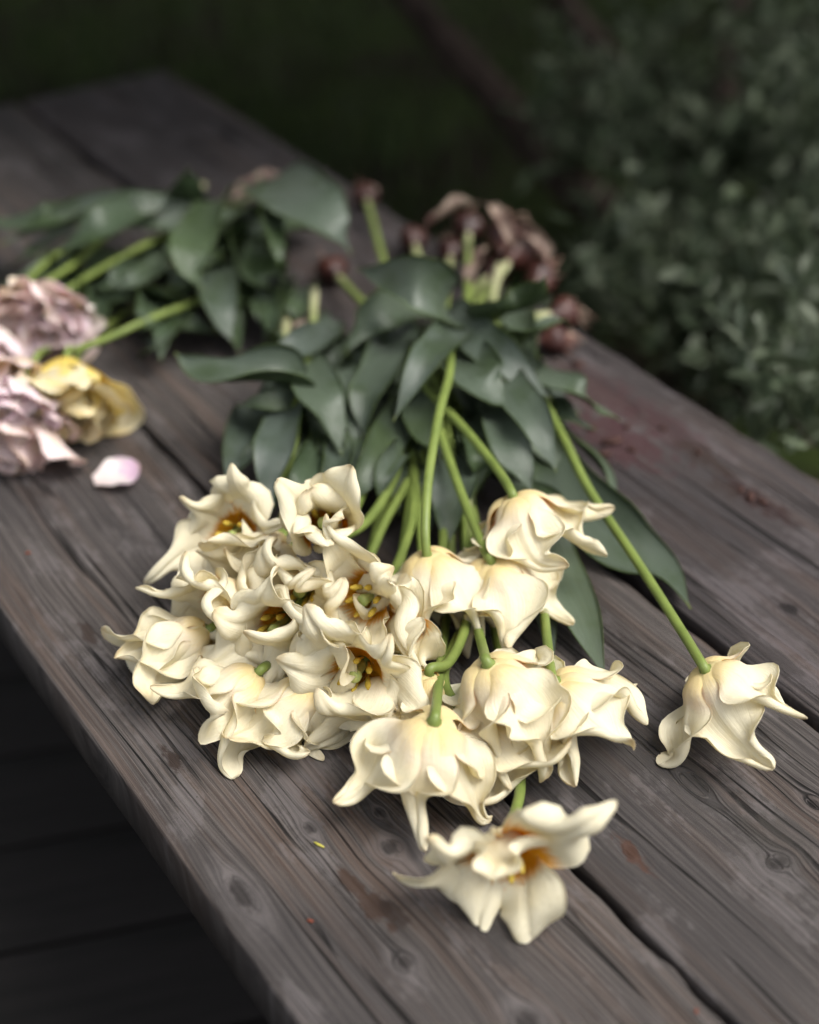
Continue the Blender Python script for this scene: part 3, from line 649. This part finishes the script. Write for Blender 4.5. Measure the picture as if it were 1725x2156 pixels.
double_tulip((52, 800, .062), (30, 890, .045), 73, M['blush'], 'cream and lilac double tulip leaning on the yellow one', [(90, 745, .035), (150, 690, .02), (260, 620, .03), (360, 560, .04)], scale=1.0)
for i, (ti, pts, W, kw) in enumerate([
 (0, [(430, 470, .05), (300, 445, .075), (150, 450, .066), (0, 515, .05)], .032, dict(fold=.3, bank=25)),
 (0, [(340, 440, .06), (240, 465, .085), (160, 505, .075), (90, 545, .05)], .030, dict(fold=.3, bank=20)),
 (1, [(400, 440, .06), (388, 395, .095), (398, 352, .12)], .028, dict(fold=.3, bank=0)),
 (1, [(450, 430, .075), (415, 500, .09), (400, 560, .08), (428, 612, .06)], .032, dict(fold=.25)),
 (1, [(575, 385, .075), (640, 425, .11), (700, 475, .105), (740, 535, .08)], .050, dict(fold=.18, bank=-22, wave=.08)),
 (1, [(560, 395, .075), (568, 470, .095), (583, 540, .085), (602, 592, .06)], .019, dict(fold=.5)),
 (2, [(470, 550, .04), (458, 620, .052), (470, 680, .042), (492, 722, .03)], .027, dict(fold=.25)),
 (2, [(560, 530, .05), (548, 580, .055), (582, 622, .034)], .030, dict(fold=.25)),
 (3, [(300, 612, .04), (345, 625, .052), (402, 630, .045)], .018, dict(fold=.35)),
 (2, [(330, 662, .03), (395, 680, .032), (452, 702, .02)], .022, dict(fold=.3)),
 (3, [(530, 445, .06), (475, 460, .072), (415, 485, .06)], .020, dict(fold=.3)),
 (5, [(220, 430, .05), (110, 465, .065), (20, 470, .055), (-50, 450, .05)], .030, dict(fold=.3, bank=20)),
 (3, [(350, 560, .05), (285, 590, .06), (225, 605, .05)], .020, dict(fold=.3)),
 (4, [(500, 470, .04), (400, 590, .035), (320, 690, .02)], .030, dict(fold=.25)),
 (6, [(440, 560, .05), (380, 600, .06), (345, 600, .05)], .024, dict(fold=.3)),
 (5, [(120, 560, .04), (60, 590, .04), (0, 600, .03)], .022, dict(fold=.3)),
 (4, [(400, 640, .03), (330, 720, .03), (290, 760, .012)], .026, dict(fold=.25)),
]):
    t, org = TUL2[ti]; leaf(t, org, Q(pts), W, seed=700 + i, mat=M['leaf2'] if i % 2 else M['leaf'], **kw)
rs = np.random.RandomState(78)
for k in range(34):
    x0 = rs.uniform(120, 640); y0 = rs.uniform(440, 640); a = rs.uniform(-1.4, 0.3)
    l = rs.uniform(120, 220); pts = [(x0, y0, .03), (x0 + l * .5 * math.sin(a), y0 + l * .35 * math.cos(a), rs.uniform(.02, .05)), (x0 + l * math.sin(a), y0 + l * .7 * math.cos(a), rs.uniform(.006, .025))]
    t, org = TUL2[int(rs.randint(0, len(TUL2)))]
    leaf(t, org, Q(pts), rs.uniform(.018, .028), fold=rs.uniform(.15, .5), bank=rs.uniform(-25, 35), seed=800 + k, mat=M['leaf2'])
# --- fallen petal and litter on the planks
rs = np.random.RandomState(5)
A = dict(L=.038, W=.021, th0=R(75), thm=R(85), tht=R(60), ub=.5, cup0=.5, cup1=.5, rl=.4, rr=.3, us=.5, rp=2.0, ruf=.3, fr=1.5, ph=1.0, ph2=2.0, twist=0, side=.1, keel=0)
g, u, v = petal_grid(A, rs, 20, 13)
c = P(200, 1022); rot = R(20); Rz = np.array([[math.cos(rot), -math.sin(rot), 0], [math.sin(rot), math.cos(rot), 0], [0, 0, 1]])
g = clampz((g - g[0, 6]) @ Rz.T + c + np.array([0, 0, .002]), ZT + .001)
Vv, Ff, At = sheet(g, .0008, (u, v), .4)
M['fallen'] = m_petal('fallen_petal', (.90, .85, .83), (.90, .82, .76), (.90, .80, .78), pink=(.84, .62, .78), yel=.2)
tag(mesh('fallen_petal', Vv, Ff, M['fallen'], None, (c[0], c[1], ZT), At), 'fallen lilac white petal lying on the plank before the pink bunch', 'petal')
def crumb(px, py, size, mat, label, cat, name, seed, lng=1.0):
    rs = np.random.RandomState(seed); c = P(px, py); n, m = 7, 9; V = []; a0 = rs.uniform(0, 6.28); ca, sa = math.cos(a0), math.sin(a0)
    for i in range(n):
        th = math.pi * i / (n - 1)
        for k in range(m):
            ph = 2 * math.pi * k / m; r = size * (1 + .35 * rs.randn() * .5)
            x, y, z = lng * r * math.sin(th) * math.cos(ph), r * math.sin(th) * math.sin(ph) * .7, r * .55 * math.cos(th)
            V.append((c[0] + ca * x - sa * y, c[1] + sa * x + ca * y, ZT + .0006 + max(0, z + size * .4)))
    Fc = [(i * m + k, (i + 1) * m + k, (i + 1) * m + (k + 1) % m, i * m + (k + 1) % m) for i in range(n - 1) for k in range(m)]
    return tag(mesh(name, V, Fc, mat, None, (c[0], c[1], ZT)), label, cat)
M['red'] = m_plain('rust_scrap', (.16, .035, .015), (.24, .06, .03), 200.0); M['ybit'] = m_plain('yellow_scrap', (.40, .36, .05), (.5, .45, .1), 200.0)
crumb(672, 1781, .0012, M['ybit'], 'thin yellow plant scrap beside the small pale knot', 'scrap', 'plant_scrap', 1, 3.0)
crumb(654, 1941, .0013, M['red'], 'tiny rust-red scrap on the near plank below the long knot', 'scrap', 'plant_scrap', 2, 1.7)
crumb(60, 1166, .0014, M['red'], 'tiny rust-red scrap near the bench edge', 'scrap', 'plant_scrap', 3, 1.5)
crumb(1232, 1258, .0014, M['red'], 'tiny rust-red scrap beside the dark leaf tip', 'scrap', 'plant_scrap', 4, 1.5)
crumb(1466, 2131, .0010, M['red'], 'tiny rust-red scrap on the middle plank past the gap', 'scrap', 'plant_scrap', 5, 1.6)
for i, (px, py, r) in enumerate([(1245, 905, .004), (1290, 935, .006), (1320, 900, .003), (1275, 960, .004), (1330, 950, .003), (1215, 770, .005), (1190, 745, .006), (1395, 905, .003), (1580, 1050, .004), (1605, 1060, .003), (1560, 1035, .003), (1470, 955, .003)]):
    tag(crumb(px, py, r, M['soil'], 'dark reddish soil crumb on the far plank', 'soil', 'soil_crumb', 20 + i, 1.4), group='soil crumbs on the far plank')
for i, (px, py, h, a) in enumerate([(545, 392, .03, .5), (1010, 560, .05, 1.2), (1050, 470, .07, 2.0), (1110, 500, .05, 2.6), (960, 450, .06, .2), (1140, 520, .03, 1.9), (640, 715, .02, 1.0)]):
    c = P(px, py, h); d = np.array([math.cos(a), math.sin(a), .3])
    lab = ['pale papery bulb skin lying among the far green leaves', 'pale papery bulb skin between the two tallest leaves', 'large cream papery skin peeling over the red bulb', 'torn papery skin beside the red bulb', 'maroon flecked papery skin behind the leaves', 'torn papery skin on the far plank edge side', 'pale pink papery scrap by the pale stem ends'][i]
    org = np.array([c[0], c[1], ZT]); o = leaf(None, org, [c - d * .028, c + np.array([0, 0, .008]), c + d * .028], .018, fold=.8, bank=20 * i, wave=.35, seed=900 + i, mat=M['skin'], nu=14, nv=9, name='bulb_skin', wk=.5, back=0)
    tag(o, lab, 'bulb skin')
# ------------------------------------------------------------------ garden behind
def leafcloud(name, pos, size, mat, parent, org, rs, aspect=.38, dirs=None):
    n = len(pos); V = np.zeros((n, 6, 3)); At = np.zeros((n, 6, 4))
    for i in range(n):
        d = unit(rs.randn(3) if dirs is None else dirs[i] + rs.randn(3) * .35); s_ = unit(np.cross(d, rs.randn(3))); nn = np.cross(d, s_); l = size * rs.uniform(.6, 1.25); w = l * aspect
        p = pos[i]; V[i] = [p, p + d * l * .35 + s_ * w * .5 + nn * w * .15, p + d * l * .75 + s_ * w * .38 + nn * w * .12, p + d * l, p + d * l * .75 - s_ * w * .38 + nn * w * .12, p + d * l * .35 - s_ * w * .5 + nn * w * .15]
        At[i, :, 3] = rs.rand() ** 2.4; At[i, :, 2] = float(rs.rand() < .2)
    b = np.arange(n)[:, None] * 6
    F = np.concatenate([b + [0, 1, 2, 3], b + [0, 3, 4, 5]]).tolist()
    o = mesh(name, V.reshape(-1, 3), F, mat, parent, org, At.reshape(-1, 4), smooth=False); o['kind'] = 'stuff'; return o
def shrub(label, base, tips, seed, n_tw=7, lsize=.034):
    rs = np.random.RandomState(seed); org = np.array([base[0], base[1], -.06]); t = empty('shrub', org, label, 'shrub', 'grey-green shrubs growing behind the bench')
    pos = []; dirs = []
    for tip in tips:
        b = org + np.array([rs.uniform(-.1, .1), rs.uniform(-.1, .1), 0]); mid = (b + tip) / 2 + np.array([rs.uniform(-.08, .08), rs.uniform(-.08, .08), .12])
        path = spline([b, mid, tip], 40); Vv, Ff, At = tube_geo(path, np.linspace(.006, .0015, 40), 6); mesh('branch', Vv, Ff, M['bark'], t, org, At)
        segs = [path[8:]]
        for k in range(n_tw):
            i = rs.randint(10, 37); d = unit(unit(path[min(i + 1, 39)] - path[i]) + rs.randn(3) * .6 + np.array([0, 0, .35])); l = rs.uniform(.08, .2)
            tw = spline([path[i], path[i] + d * l * .5, path[i] + d * l + np.array([0, 0, .02])], 14); segs.append(tw)
        for sg in segs:
            for j in range(0, len(sg) - 1):
                for q in range(1 + (rs.rand() < .35)):
                    pos.append(sg[j] + (sg[j + 1] - sg[j]) * rs.rand()); dirs.append(unit(unit(sg[j + 1] - sg[j]) * .6 + unit(rs.randn(3))))
    leafcloud('foliage', np.array(pos), lsize, M['shrub'], t, org, rs, .40, np.array(dirs))
    return t
def tips(lst): return [PD(*q) for q in lst]
shrub('grey-green shrub crowding against the bench side', PZ(1560, 760, 0), tips([(1250, 600, 1.75), (1330, 540, 1.8), (1420, 620, 1.7), (1500, 700, 1.6), (1600, 800, 1.5), (1290, 700, 1.65), (1680, 720, 1.55), (1400, 760, 1.6), (1560, 600, 1.7), (1700, 880, 1.4), (1230, 570, 1.75), (1640, 640, 1.6), (1650, 880, 1.35), (1710, 940, 1.3), (1690, 820, 1.4), (1580, 860, 1.42), (1500, 800, 1.5)]), 31)
shrub('grey-green shrub with a pale leaning spray under the tree limbs', PZ(1450, 420, 0), tips([(1170, 160, 2.2), (1200, 230, 2.15), (1230, 300, 2.1), (1290, 340, 2.1), (1350, 400, 2.0), (1400, 450, 2.0), (1190, 330, 2.1), (1250, 210, 2.2)]), 32, n_tw=9)
shrub('tall grey-green shrub standing farthest along the bench side', PZ(1690, 420, 0), tips([(1660, 250, 1.9), (1700, 330, 1.8), (1600, 420, 1.9), (1500, 450, 2.0), (1640, 120, 2.1), (1560, 80, 2.2), (1710, 480, 1.7), (1580, 330, 2.0), (1500, 380, 2.0), (1690, 40, 2.2), (1720, 580, 1.6)]), 33, n_tw=8)
tree_b = PZ(1440, 470, -.06); t = empty('tree', (tree_b[0], tree_b[1], -.06), 'dark leaning multi-limbed tree overhanging the lawn behind the bench', 'tree')
org = np.array([tree_b[0], tree_b[1], -.06])
def limb(pts, r0, r1, name='trunk'):
    p = spline(pts, 30); Vv, Ff, At = tube_geo(p, np.linspace(r0, r1, 30), 12); mesh(name, Vv, Ff, M['bark'], t, org, At)
k1 = [tree_b, PD(1250, 430, 2.25), PD(1100, 265, 2.3), PD(960, 110, 2.35), PD(850, -20, 2.4), PD(560, -420, 2.5), PD(300, -900, 2.7)]
k2 = [tree_b, PD(1400, 280, 2.5), PD(1290, 130, 2.55), PD(1180, -10, 2.6), PD(980, -420, 2.7), PD(900, -1000, 2.9)]
k3 = [tree_b, PD(1520, 200, 2.6), PD(1560, 0, 2.7), PD(1600, -420, 2.9), PD(1650, -1000, 3.2)]
limb(k1, .036, .018); limb(k2, .030, .016, 'limb'); limb(k3, .030, .016, 'limb')
rs = np.random.RandomState(3); pos = []  # crown is out of view, laid out to shade the lawn and far bench
while len(pos) < 20000:
    c = np.array([rs.uniform(-4.3, 3.7), rs.uniform(1.3, 6.9), rs.uniform(1.35, 2.9)])
    e = ((c[0] + .3) / 3.9) ** 2 + ((c[1] - 4.1) / 2.75) ** 2
    if e > 1 + .2 * math.sin(c[0] * 3) or c[2] < 1.35 + .25 * math.sin(c[0] * 2.3 + c[1] * 1.7): continue
    if math.sin(c[0] * 4.1 + c[2] * 3) * math.sin(c[1] * 3.7) > .75: continue
    pos.append(c)
while len(pos) < 31000:      # unseen low bough, added to darken the far end of the bench
    c = np.array([-.35, 2.15, 1.10]) + np.array([1.9, .85, .30]) * unit(rs.randn(3)) * rs.rand() ** .4
    if c[1] < 1.20 + .1 * math.sin(c[0] * 5) + (.36 if c[0] < -.15 else 0) or c[2] < ZC - c[1] * .24 or c[0] > .42: continue
    pos.append(c)
leafcloud('shade_crown', np.array(pos), .13, M['shade_crown'], t, org, rs, .5)
rs = np.random.RandomState(9); n = 9000; V = []; F = []
for i in range(n):
    x = rs.uniform(-2.6, 3.2); y = rs.uniform(1.9, 6.0); p = np.array([x, y, -.07])
    if np.dot(p, NRM) < e_right + .12 and np.dot(p, DIR) < t_end + .12 or np.dot(p, NRM) < e_right + .04: continue
    h = rs.uniform(.04, .10); a = rs.uniform(0, 6.28); d = np.array([math.cos(a), math.sin(a), 0]); l = np.array([rs.uniform(-.03, .03), rs.uniform(-.03, .03), h]); k = len(V)
    V += [p - d * .004, p + d * .004, p + l * .6 + d * .003, p + l, p + l * .6 - d * .003]; F.append((k, k + 1, k + 2, k + 3, k + 4))
tag(mesh('grass', V, F, M['grass'], smooth=False), 'short dark grass growing on the lawn behind the bench', 'grass', kind='stuff')
